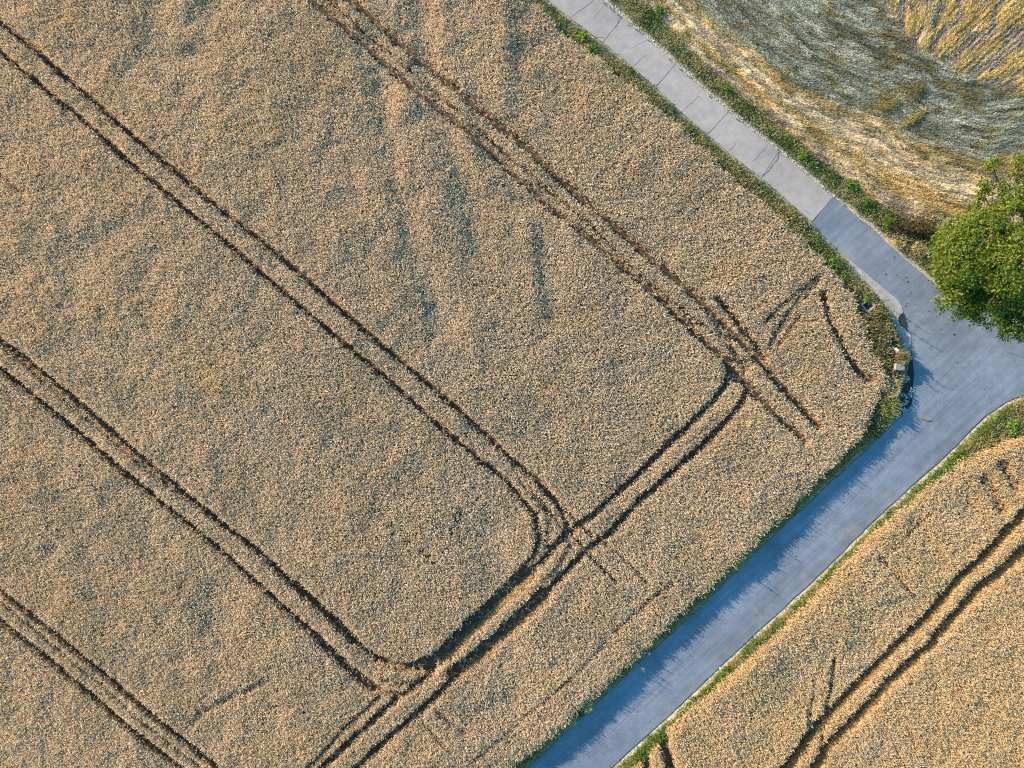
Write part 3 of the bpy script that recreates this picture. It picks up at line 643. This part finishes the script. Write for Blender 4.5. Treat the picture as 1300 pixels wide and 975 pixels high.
SPR = [(1285,252,5.8,.8),(1302,262,6.0,.9),(1274,258,5.8,.55),(1296,244,5.7,.6),(1290,222,5.5,.75),(1275,238,5.2,.55),(1298,205,5.6,.6),(1256,212,5.0,.35),(1262,206,4.8,.25),(1262,228,4.8,.4),(1252,236,4.6,.45),(1248,245,4.4,.35),(1312,235,5.8,1.0),(1276,256,5.6,.7),(1264,262,5.4,.6),(1244,250,4.4,.4),(1322,215,5.8,1.1),(1296,262,5.8,.5),(1240,262,4.6,.35)]
for lx, ly, lz, lr in SPR:
    c0 = crown_pt(lx, ly, lz); k = int(5 + 14 * lr * lr)
    dv = rng.normal(0, 1, (k, 3)); dv /= np.linalg.norm(dv, axis=1, keepdims=True)
    cents.append(c0 + dv * np.array([lr, lr, lr * .6]) * rng.uniform(.3, 1, (k, 1))); ups.append(dv)
cents = np.vstack(cents); ups = np.vstack(ups)
gap = .5 * vnoise(cents[:, 0] * 1.1 + cents[:, 2] * .7, cents[:, 1] * 1.1, 83) + .5 * vnoise(cents[:, 0] * 2.3, cents[:, 1] * 2.3 + cents[:, 2], 84)
kp = gap > .32; cents = cents[kp]; ups = ups[kp]
V, T, cc = leaf_cloud(cents, ups, .13, 20, (.2, .2, .15), (C3(.038, .075, .008), C3(.205, .23, .012)))
mesh_tris('crown', V, T, M_LEAF, cc, tree)
bm = bmesh.new(); tube(bm, [(0, 0, -.2), (.03, 0, .6), (-.02, .05, 1.6), (.05, .1, 2.6), (.15, .1, 3.6), (.2, .2, 4.6)], [.36, .28, .25, .23, .18, .12], 12)
mesh_bm('trunk', bm, M_BARK, tree, True)
LIMB_TO = LOBES + [(1290,222,5.4,.9,1), (1262,215,4.9,.5,1), (1248,244,4.4,.4,1), (1310,235,5.6,1,1)]
for i, (lx, ly, lz, lr, lh) in enumerate(LIMB_TO):
    e = crown_pt(lx, ly, lz); s = np.array([.05, .08, 2.1 + .18 * (i % 6)])
    mid = s + (e - s) * .5 + np.array([rng.uniform(-.3, .3), rng.uniform(-.3, .3), .35])
    bm = bmesh.new(); tube(bm, [s, s + (mid - s) * .5 + np.array([0, 0, .1]), mid, mid + (e - mid) * .6, e], [.13, .11, .085, .06, .025], 7)
    for k in range(5):
        a = mid + (e - mid) * rng.uniform(.2, .95); b = e + rng.normal(0, 1, 3) * np.array([lr, lr, lh * .7]) * .6
        tube(bm, [a, (a + b) / 2 + np.array([0, 0, .08]), b], [.035, .025, .01], 5)
    mesh_bm('limb', bm, M_BARK, tree, True)

# leafy weeds standing in the verges
def weed(px, py, r, h, bright, label, zb=None):
    r *= .8; w = P((px, py), FIELD_Z + h * .7); o = empty('weed', (w[0], w[1], float(ground_h(np.array([w[0]]), np.array([w[1]]))[0]) - .01), rng.uniform(0, 6))
    tag(o, label, 'weed')
    k = int(14 + 60 * r * r); a = rng.uniform(0, 2 * PI, k); rr = r * np.sqrt(rng.random(k)); ct = np.stack([rr * np.cos(a), rr * np.sin(a), h * (.35 + .65 * rng.random(k)) * (1 - .4 * (rr / r) ** 2)], -1)
    up = ct / (np.linalg.norm(ct, axis=1, keepdims=True) + 1e-6)
    cols = (C3(.06, .12, .012) * bright, C3(.17, .28, .025) * bright)
    V, T, c_ = leaf_cloud(ct, up, .11, 6, (.09, .09, .05), cols, 1.0); mesh_tris('leaves', V, T, M_GRASS, c_, o)
    bm = bmesh.new()
    for q_ in ct[:10]: tube(bm, [(0, 0, -.02), (q_[0] * .5, q_[1] * .5, q_[2] * .55), tuple(q_)], [.014, .01, .005], 5)
    mesh_bm('stem', bm, M_TWIG, o)
weed(739,45,.42,.5,1.35,'bright green leafy weed at wheat edge beside the uppermost slab joint')
weed(754,60,.5,.45,1.2,'wide green weed in the verge just below the uppermost slab joint')
weed(801,90,.3,.4,.8,'small dark weed on the shaded side of the concrete lane')
weed(1060,336,.75,.55,1.15,'broad green weed clump between field corner and start of the worn kerb')
weed(1071,352,.45,.5,1.0,'smaller green weed beside the broad clump near the worn kerb')
weed(1103,378,.42,.5,1.15,'green weed hanging over the sunken concrete pit')
weed(1122,402,.28,.4,1.7,'single yellow-green weed beside the black hole in the kerb')
weed(1137,440,.3,.4,1.25,'small green weed next to the leaning white post')
weed(838,12,.5,.5,.9,'green weed in the far verge by the chipped slab edge')
weed(1083,234,.55,.55,1.15,'bright green weed in the verge opposite the end of the concrete')
weed(1102,256,.5,.5,1.0,'dark green weed along the start of the asphalt')
weed(1128,281,.55,.6,1.0,'green weed nearest the dry brown bush')
weed(1021,197,.5,.5,1.1,'green weed by the jagged slab crack')
weed(924,112,.45,.45,1.0,'green weed in the straw-side verge by the middle slab joint')
weed(1290,540,.8,.6,1.5,'tall yellow-green weed patch on the corner of the smaller field')

# dry dark bush by the tree
w = P((1165, 290), .5); bush = empty('dry_bush', (w[0], w[1], FIELD_Z)); tag(bush, 'dark brown dry bush between the cut straw and the tree', 'bush')
k = 420; ct = np.stack([rng.normal(0, .95, k), rng.normal(0, .32, k), np.abs(rng.normal(.35, .3, k))], -1); ca, sa = math.cos(R(-8)), math.sin(R(-8))
ct[:, :2] = ct[:, :2] @ np.array([[ca, sa], [-sa, ca]])
V, T, c_ = leaf_cloud(ct, ct * 0 + np.array([0, 0, 1.0]), .09, 7, (.1, .1, .08), (C3(.035, .045, .015), C3(.15, .085, .04))); mesh_tris('foliage', V, T, M_GRASS, c_, bush)
bm = bmesh.new()
for q_ in ct[:40]: tube(bm, [(q_[0] * .35, q_[1] * .35, -.03), (q_[0] * .7, q_[1] * .7, q_[2] * .6), tuple(q_)], [.02, .014, .006], 5)
mesh_bm('stem', bm, M_TWIG, bush)

# tall dry grass fringe round the bush and on the corner
def fringe(name, px, py, r, n, h, label, c0, c1):
    w = P((px, py), .4); a = rng.uniform(0, 2 * PI, n); rr = r * np.sqrt(rng.random(n)); x = rr * np.cos(a); y = rr * np.sin(a)
    c = c0 + (c1 - c0) * rng.random((n, 1))
    o_z = float(ground_h(np.array([w[0]]), np.array([w[1]]))[0])
    V, T, cc = blades(np.stack([x, y, np.zeros(n) - .01], -1), rng.uniform(-.9, .9, n) + rng.choice([0, -.6], n), rng.uniform(.08, .3, n), h * rng.uniform(.5, 1.1, n), rng.uniform(.02, .05, n), rng.uniform(.1, .25, n), rng.uniform(.03, .06, n), rng.uniform(-.6, .2, n), c * .85, c)
    o = mesh_tris(name, V, T, M_STRAW, cc); o.location = (w[0], w[1], o_z); tag(o, label, 'grass tuft')
SC0, SC1 = C3(.62, .48, .23), C3(.42, .30, .12)
fringe('dry_grass_tuft', 1178, 268, .9, 220, .5, 'straw coloured grass tuft behind the dry brown bush', SC0, SC1)
fringe('dry_grass_tuft', 1140, 305, .6, 160, .45, 'yellow dry grass tuft between asphalt edge and the brown bush', SC0, SC1)
fringe('dry_grass_tuft', 1165, 315, .6, 160, .45, 'yellow dry grass tuft beside the white marker pole', SC0, SC1)
fringe('dry_grass_tuft', 1128, 492, .75, 260, .6, 'pale golden grass tuft at the tip of the field corner', C3(.68, .54, .28), C3(.5, .38, .17))
fringe('dry_grass_tuft', 1125, 515, .9, 340, .65, 'olive grass mound below the pale tuft on the field corner', C3(.24, .26, .06), C3(.40, .33, .12))
fringe('dry_grass_tuft', 1141, 452, .5, 200, .75, 'brownish grass tuft between white post and stone block', C3(.36, .26, .14), C3(.22, .2, .07))
fringe('dry_grass_tuft', 1112, 425, .9, 320, .6, 'low brown grass mound between the concrete pit and the white post', C3(.28, .21, .11), C3(.15, .14, .05))

fringe('dry_grass_tuft', 741, 893, .45, 200, .6, 'pale grass tuft at the wheat edge low on the shaded road', C3(.66, .54, .26), C3(.42, .36, .14))
fringe('dry_grass_tuft', 722, 912, .4, 170, .55, 'lower neighbour of the pale tuft at the shaded wheat edge', C3(.60, .48, .22), C3(.36, .32, .12))
fringe('dry_grass_tuft', 935, 711, .35, 130, .5, 'small yellow green tuft at the wheat edge halfway along the shaded road', C3(.52, .46, .18), C3(.26, .27, .08))
# stones, post, pit, pole
def rock(name, px, py, size, rz, label, mat, z=0.0, seed=0):
    w = P((px, py), .3); bm = bmesh.new(); bmesh.ops.create_cube(bm, size=1.0)
    bmesh.ops.subdivide_edges(bm, edges=bm.edges[:], cuts=3, use_grid_fill=True)
    rr = random.Random(seed)
    for v in bm.verts:
        v.co += Vector((rr.uniform(-1, 1), rr.uniform(-1, 1), rr.uniform(-1, 1))) * .05
        l = v.co.length; v.co *= 1 - .14 * max(0, l - .55)
        v.co = Vector((v.co.x * size[0], v.co.y * size[1], (v.co.z + .45) * size[2]))
    o = mesh_bm(name, bm, mat, None, False)
    o.location = (w[0], w[1], float(ground_h(np.array([w[0]]), np.array([w[1]]))[0]) + z); o.rotation_euler = (0, R(4), rz)
    tag(o, label, 'stone'); return o
rock('stone_block', 1139, 466, (.72, .5, .5), R(-6), 'pale flat stone block in the grass beside the black hollow', M_STONE, .08, 3)
w = P((1133, 437), .4); post = empty('boundary_post', (w[0], w[1], FIELD_Z - .04)); post.rotation_euler = (R(4), R(52), R(-58)); tag(post, 'short white leaning post in the grass inside the bend', 'post')
bm = bmesh.new(); bmesh.ops.create_cube(bm, size=1.0)
for v in bm.verts: v.co = Vector((v.co.x * .24, v.co.y * .2, (v.co.z + .5) * .95 - .1))
bmesh.ops.bevel(bm, geom=bm.edges[:], offset=.025, segments=2, affect='EDGES'); mesh_bm('post_body', bm, M_WHITE, post)
bm = bmesh.new(); bmesh.ops.create_cone(bm, cap_ends=True, segments=4, radius1=.14, radius2=.03, depth=.09)
for v in bm.verts: v.co = Matrix.Rotation(PI / 4, 3, 'Z') @ v.co; v.co.z += .897
mesh_bm('post_cap', bm, M_WHITE, post)
w = P((1102, 388), .3); pit = empty('drain_pit', (w[0], w[1], FIELD_Z - .02), R(38)); tag(pit, 'square sunken concrete pit with a dark inside under green weeds', 'drain')
def box(bm, x0, x1, y0, y1, z0, z1):
    r = bmesh.ops.create_cube(bm, size=1.0)
    for v in r['verts']: v.co = Vector(((x0 + x1) / 2 + v.co.x * (x1 - x0), (y0 + y1) / 2 + v.co.y * (y1 - y0), (z0 + z1) / 2 + v.co.z * (z1 - z0)))
bm = bmesh.new()
box(bm, -.42, .42, -.42, -.31, -.2, .24); box(bm, -.42, .42, .31, .42, -.2, .24); box(bm, -.42, -.31, -.31, .31, -.2, .24); box(bm, .31, .42, -.31, .31, -.2, .24)
mesh_bm('pit_rim', bm, M_CONC2, pit)
bm = bmesh.new(); box(bm, -.308, .308, -.308, .308, -.2, .05); mesh_bm('pit_floor', bm, M_PITDARK, pit)
a = P((1171, 324), .15); b = P((1187, 318.5), .6); pole = empty('marker_pole', (a[0], a[1], FIELD_Z - .05)); tag(pole, 'slanting white marker pole sticking out from under the tree', 'pole')
v = np.array([b[0] - a[0], b[1] - a[1], .62]); bm = bmesh.new(); tube(bm, [(0, 0, 0), tuple(v * .5), tuple(v)], [.05, .05, .05], 10); mesh_bm('pole_shaft', bm, M_WHITE, pole, True)
bm = bmesh.new(); tube(bm, [tuple(v * 1.001), tuple(v * 1.05)], [.058, .05], 10); mesh_bm('pole_cap', bm, M_WHITE, pole, True)

# black hole in the kerb, black litter with pale scraps
hole = P([(1145.8,396.5),(1142,400),(1139.5,404),(1141,411),(1146,416),(1152.4,421),(1150.5,412),(1147.5,402)])
bm = bmesh.new(); vs = [bm.verts.new((x, y, .0385)) for x, y in wobbly(hole, .04, .12, 6)]; bm.faces.new(vs); bmesh.ops.triangulate(bm, faces=bm.faces[:]); bmesh.ops.recalc_face_normals(bm, faces=bm.faces[:])
bmesh.ops.subdivide_edges(bm, edges=bm.edges[:], cuts=1)
for v in bm.verts: v.co.z += random.uniform(0, .05)
o = mesh_bm('mud_patch', bm, M_LITTER); tag(o, 'wedge of black mud lying on the worn kerb', 'mud', kind='stuff')
x0, y0 = DEB_W.min(0); x1, y1 = DEB_W.max(0)
bm = bmesh.new(); vs = [bm.verts.new((x, y, .012)) for x, y in wobbly(DEB_W, .03, .2, 8)]; bm.faces.new(vs); bmesh.ops.triangulate(bm, faces=bm.faces[:]); bmesh.ops.recalc_face_normals(bm, faces=bm.faces[:])
o = mesh_bm('wet_ditch', bm, M_LITTER); tag(o, 'black wet hollow between grass corner and asphalt', 'ditch', kind='structure')
def pebbles(name, pts, smin, smax, mat, label, zf=None):
    Vs, Ts = [], []; off = 0
    ico = bmesh.new(); bmesh.ops.create_icosphere(ico, subdivisions=1, radius=1); iv = np.array([v.co[:] for v in ico.verts]); it = np.array([[v.index for v in f.verts] for f in ico.faces]); ico.free()
    for x, y, zz in pts:
        s = rng.uniform(smin, smax); vv = iv * s * rng.uniform(.6, 1.2, 3) * (1 + rng.uniform(-.2, .2, (len(iv), 1))); vv[:, 2] *= .6
        Vs.append(vv + np.array([x, y, zz + s * .25])); Ts.append(it + off); off += len(iv)
    o = mesh_tris(name, np.vstack(Vs), np.vstack(Ts), mat); tag(o, label, 'pebbles', kind='stuff')
n = 900; x = rng.uniform(x0, x1, n); y = rng.uniform(y0, y1, n); m = inside(x, y, DEB_W) & (vnoise(x * 2.3, y * 2.3, 95) > .5); pebbles('debris', np.stack([x, y, x * 0 + .012], -1)[m], .03, .075, M_GRAVEL, 'pale scraps and pebbles scattered in the black hollow')
n = 9000; s = rng.uniform(0, 60, n); q = np.array([along(cr, t) for t in s[:2600]]); nn = rng.uniform(.0, .55, 2600) ** 1.0
tdir = np.array([.66, .75]); q = q + tdir * nn[:, None]; dq = road_dist(q[:, 0], q[:, 1]); m = (dq > .02) & (np.abs(q[:, 1]) < 36)
pebbles('edge_gravel', np.stack([q[:, 0], q[:, 1], ground_h(q[:, 0], q[:, 1], dq)], -1)[m], .02, .06, M_GRAVEL, 'pale gravel along the straw side of the concrete lane')
sp = [(1135,326),(1141,345),(1138,349),(1124,348),(1152,357),(1161,386),(1151,385),(1149,388),(1179,395),(1202,411),(1194,418),(1128,391),(1150,352),(1156,371),(1188,402),(1209,494),(1249,494),(1215,460),(1210,424)]
pebbles('road_pebbles', [(*P(p), .006) for p in sp], .04, .075, M_DARKSTONE, 'scattered dark pebbles and clods on the asphalt')

def paper(px, py, s, label):
    w = P((px, py), .1); bm = bmesh.new(); bmesh.ops.create_grid(bm, x_segments=5, y_segments=4, size=s)
    for v in bm.verts: v.co.z = .05 + random.uniform(0, .09); v.co.x *= random.uniform(.8, 1.1)
    o = mesh_bm('paper_scrap', bm, M_WHITE); o.location = (w[0], w[1], float(ground_h(np.array([w[0]]), np.array([w[1]]))[0]) + .12); o.rotation_euler = (R(-8), R(-20), rng.uniform(0, 3))
    bmod = o.modifiers.new('sheet', 'SOLIDIFY'); bmod.thickness = .006
    tag(o, label, 'litter')
paper(824, 829, .15, 'crumpled white scrap at the foot of the large wheat field')
paper(915, 848, .09, 'tiny white scrap on the sunny green road edge')
w = P((1173, 532)); bm = bmesh.new(); tube(bm, [(-.4, .22, .02), (-.1, 0, .03), (.15, -.1, .05), (.3, 0, .1), (.34, .12, .14)], [.02, .03, .035, .025, .012], 6)
o = mesh_bm('fallen_twig', bm, M_TWIG, None, True); o.location = (w[0], w[1], .006); tag(o, 'curved brown twig lying on the asphalt near the bend', 'twig')

# tall stalks that stand above the corner and the wheat edge
def stalk(px, py, h, lx, ly, label):
    w = P((px, py), FIELD_Z); o = empty('tall_weed', (w[0], w[1], float(ground_h(np.array([w[0]]), np.array([w[1]]))[0]) - .03)); tag(o, label, 'weed')
    bm = bmesh.new(); tube(bm, [(0, 0, 0), (lx * .4, ly * .4, h * .5), (lx, ly, h)], [.018, .014, .008], 6); mesh_bm('stem', bm, M_TWIG, o)
    ct = np.stack([np.linspace(lx * .5, lx, 9), np.linspace(ly * .5, ly, 9), np.linspace(h * .5, h, 9)], -1)
    V, T, c_ = leaf_cloud(ct, ct * 0, .06, 4, (.05, .05, .05), (C3(.16, .16, .05), C3(.35, .27, .12))); mesh_tris('leaves', V, T, M_GRASS, c_, o)
stalk(1118, 383, 1.5, .05, .0, 'tall thin weed stalk above the worn kerb near the pit')
stalk(1121, 398, 1.7, .0, .05, 'tallest thin weed stalk on the bend, beside the yellow-green weed')
stalk(1136, 449, 1.45, .0, .0, 'tall weed stalk standing close above the stone block')
stalk(1137, 461, 1.2, .05, .0, 'leafy weed stalk directly behind the stone block')
stalk(811, 842, .9, .35, -.35, 'pale dry stalk leaning over the shaded road edge')
stalk(928, 716, 1.3, .1, -.1, 'tall dry stalk at the wheat edge above the middle of the shaded road')

def heap(px, py, lx, ly, rz, label, c0, c1):
    w = P((px, py), .3); n = 500; a = rng.normal(0, lx, n); b = rng.normal(0, ly, n); hz = .32 * np.exp(-(a / lx) ** 2 * .4 - (b / ly) ** 2 * .4) * rng.random(n)
    c = c0 + (c1 - c0) * rng.random((n, 1))
    V, T, cc = blades(np.stack([a, b, hz], -1), rng.normal(0, .5, n) + PI * (rng.random(n) < .5), rng.uniform(.1, .35, n), rng.uniform(0, .08, n), rng.uniform(.03, .05, n), rng.uniform(.1, .3, n), rng.uniform(.03, .06, n), rng.uniform(-.4, .2, n), c * .85, c)
    o = mesh_tris('straw_heap', V, T, M_STRAW, cc); o.location = (w[0], w[1], FIELD_Z + .06); o.rotation_euler = (0, 0, rz); tag(o, label, 'straw heap')
heap(1180, 23, .75, .28, R(72), 'pale yellow straw heap among the golden rows', C3(.75, .6, .32), C3(.62, .45, .18))
heap(1127, 134, .7, .35, R(22), 'golden straw heap in the middle of the grey swaths', C3(.45, .33, .09), C3(.3, .22, .06))
heap(1163, 114, .55, .4, R(50), 'brownish straw heap above the golden one', C3(.35, .24, .1), C3(.2, .15, .06))
heap(1159, 152, .65, .14, R(35), 'slim golden straw wisp beside the grey streaks', C3(.5, .38, .12), C3(.35, .26, .08))

# ------------------------------------------------------------------ light
SUN_EL, SHADOW_DIR = 17.6, 33.0
d_ = Vector((math.cos(R(SHADOW_DIR)) * math.cos(R(SUN_EL)), -math.sin(R(SHADOW_DIR)) * math.cos(R(SUN_EL)), -math.sin(R(SUN_EL))))
sd = bpy.data.lights.new('sun', 'SUN'); sd.energy = 4.2; sd.angle = R(.5); sd.color = (1.0, .85, .66)
so = bpy.data.objects.new('sun', sd); COL.objects.link(so); so.rotation_euler = d_.to_track_quat('-Z', 'Y').to_euler(); so.location = (-40, 30, 40)
wd = bpy.data.worlds.new('World'); SC.world = wd; wd.use_nodes = True; t = wd.node_tree
bg = t.nodes.get('Background') or t.nodes.new('ShaderNodeBackground'); ow = t.nodes.get('World Output')
sky = t.nodes.new('ShaderNodeTexSky'); sky.sky_type = 'NISHITA'; sky.sun_disc = False; sky.sun_elevation = R(SUN_EL)
sky.sun_rotation = math.atan2(-d_.x, -d_.y); sky.ozone_density = 6.0; sky.dust_density = .3; sky.air_density = 1.2
bg.inputs['Strength'].default_value = .15
hue = t.nodes.new('ShaderNodeMix'); hue.data_type = 'RGBA'; hue.blend_type = 'MULTIPLY'; hue.inputs[0].default_value = 1; hue.inputs[7].default_value = (.56, 1.02, .91, 1)
t.links.new(sky.outputs[0], hue.inputs[6]); t.links.new(hue.outputs[2], bg.inputs['Color']); t.links.new(bg.outputs[0], ow.inputs['Surface'])

cd = bpy.data.cameras.new('camera'); cam = bpy.data.objects.new('camera', cd); COL.objects.link(cam); SC.camera = cam
cam.location = (0, 0, H_CAM); cam.rotation_euler = (0, 0, 0)
cd.sensor_fit = 'HORIZONTAL'; cd.sensor_width = 36; cd.lens = 36 * H_CAM / 81.25; cd.clip_start = .5; cd.clip_end = 6000
SC.view_settings.view_transform = 'Standard'; SC.view_settings.look = 'None'; SC.view_settings.gamma = 1; SC.view_settings.exposure = 1.42
SC.render.engine = 'CYCLES'; SC.cycles.max_bounces = 5; SC.cycles.diffuse_bounces = 3; SC.cycles.transmission_bounces = 3; SC.cycles.filter_width = 1.1
SC.cycles.use_denoising = False
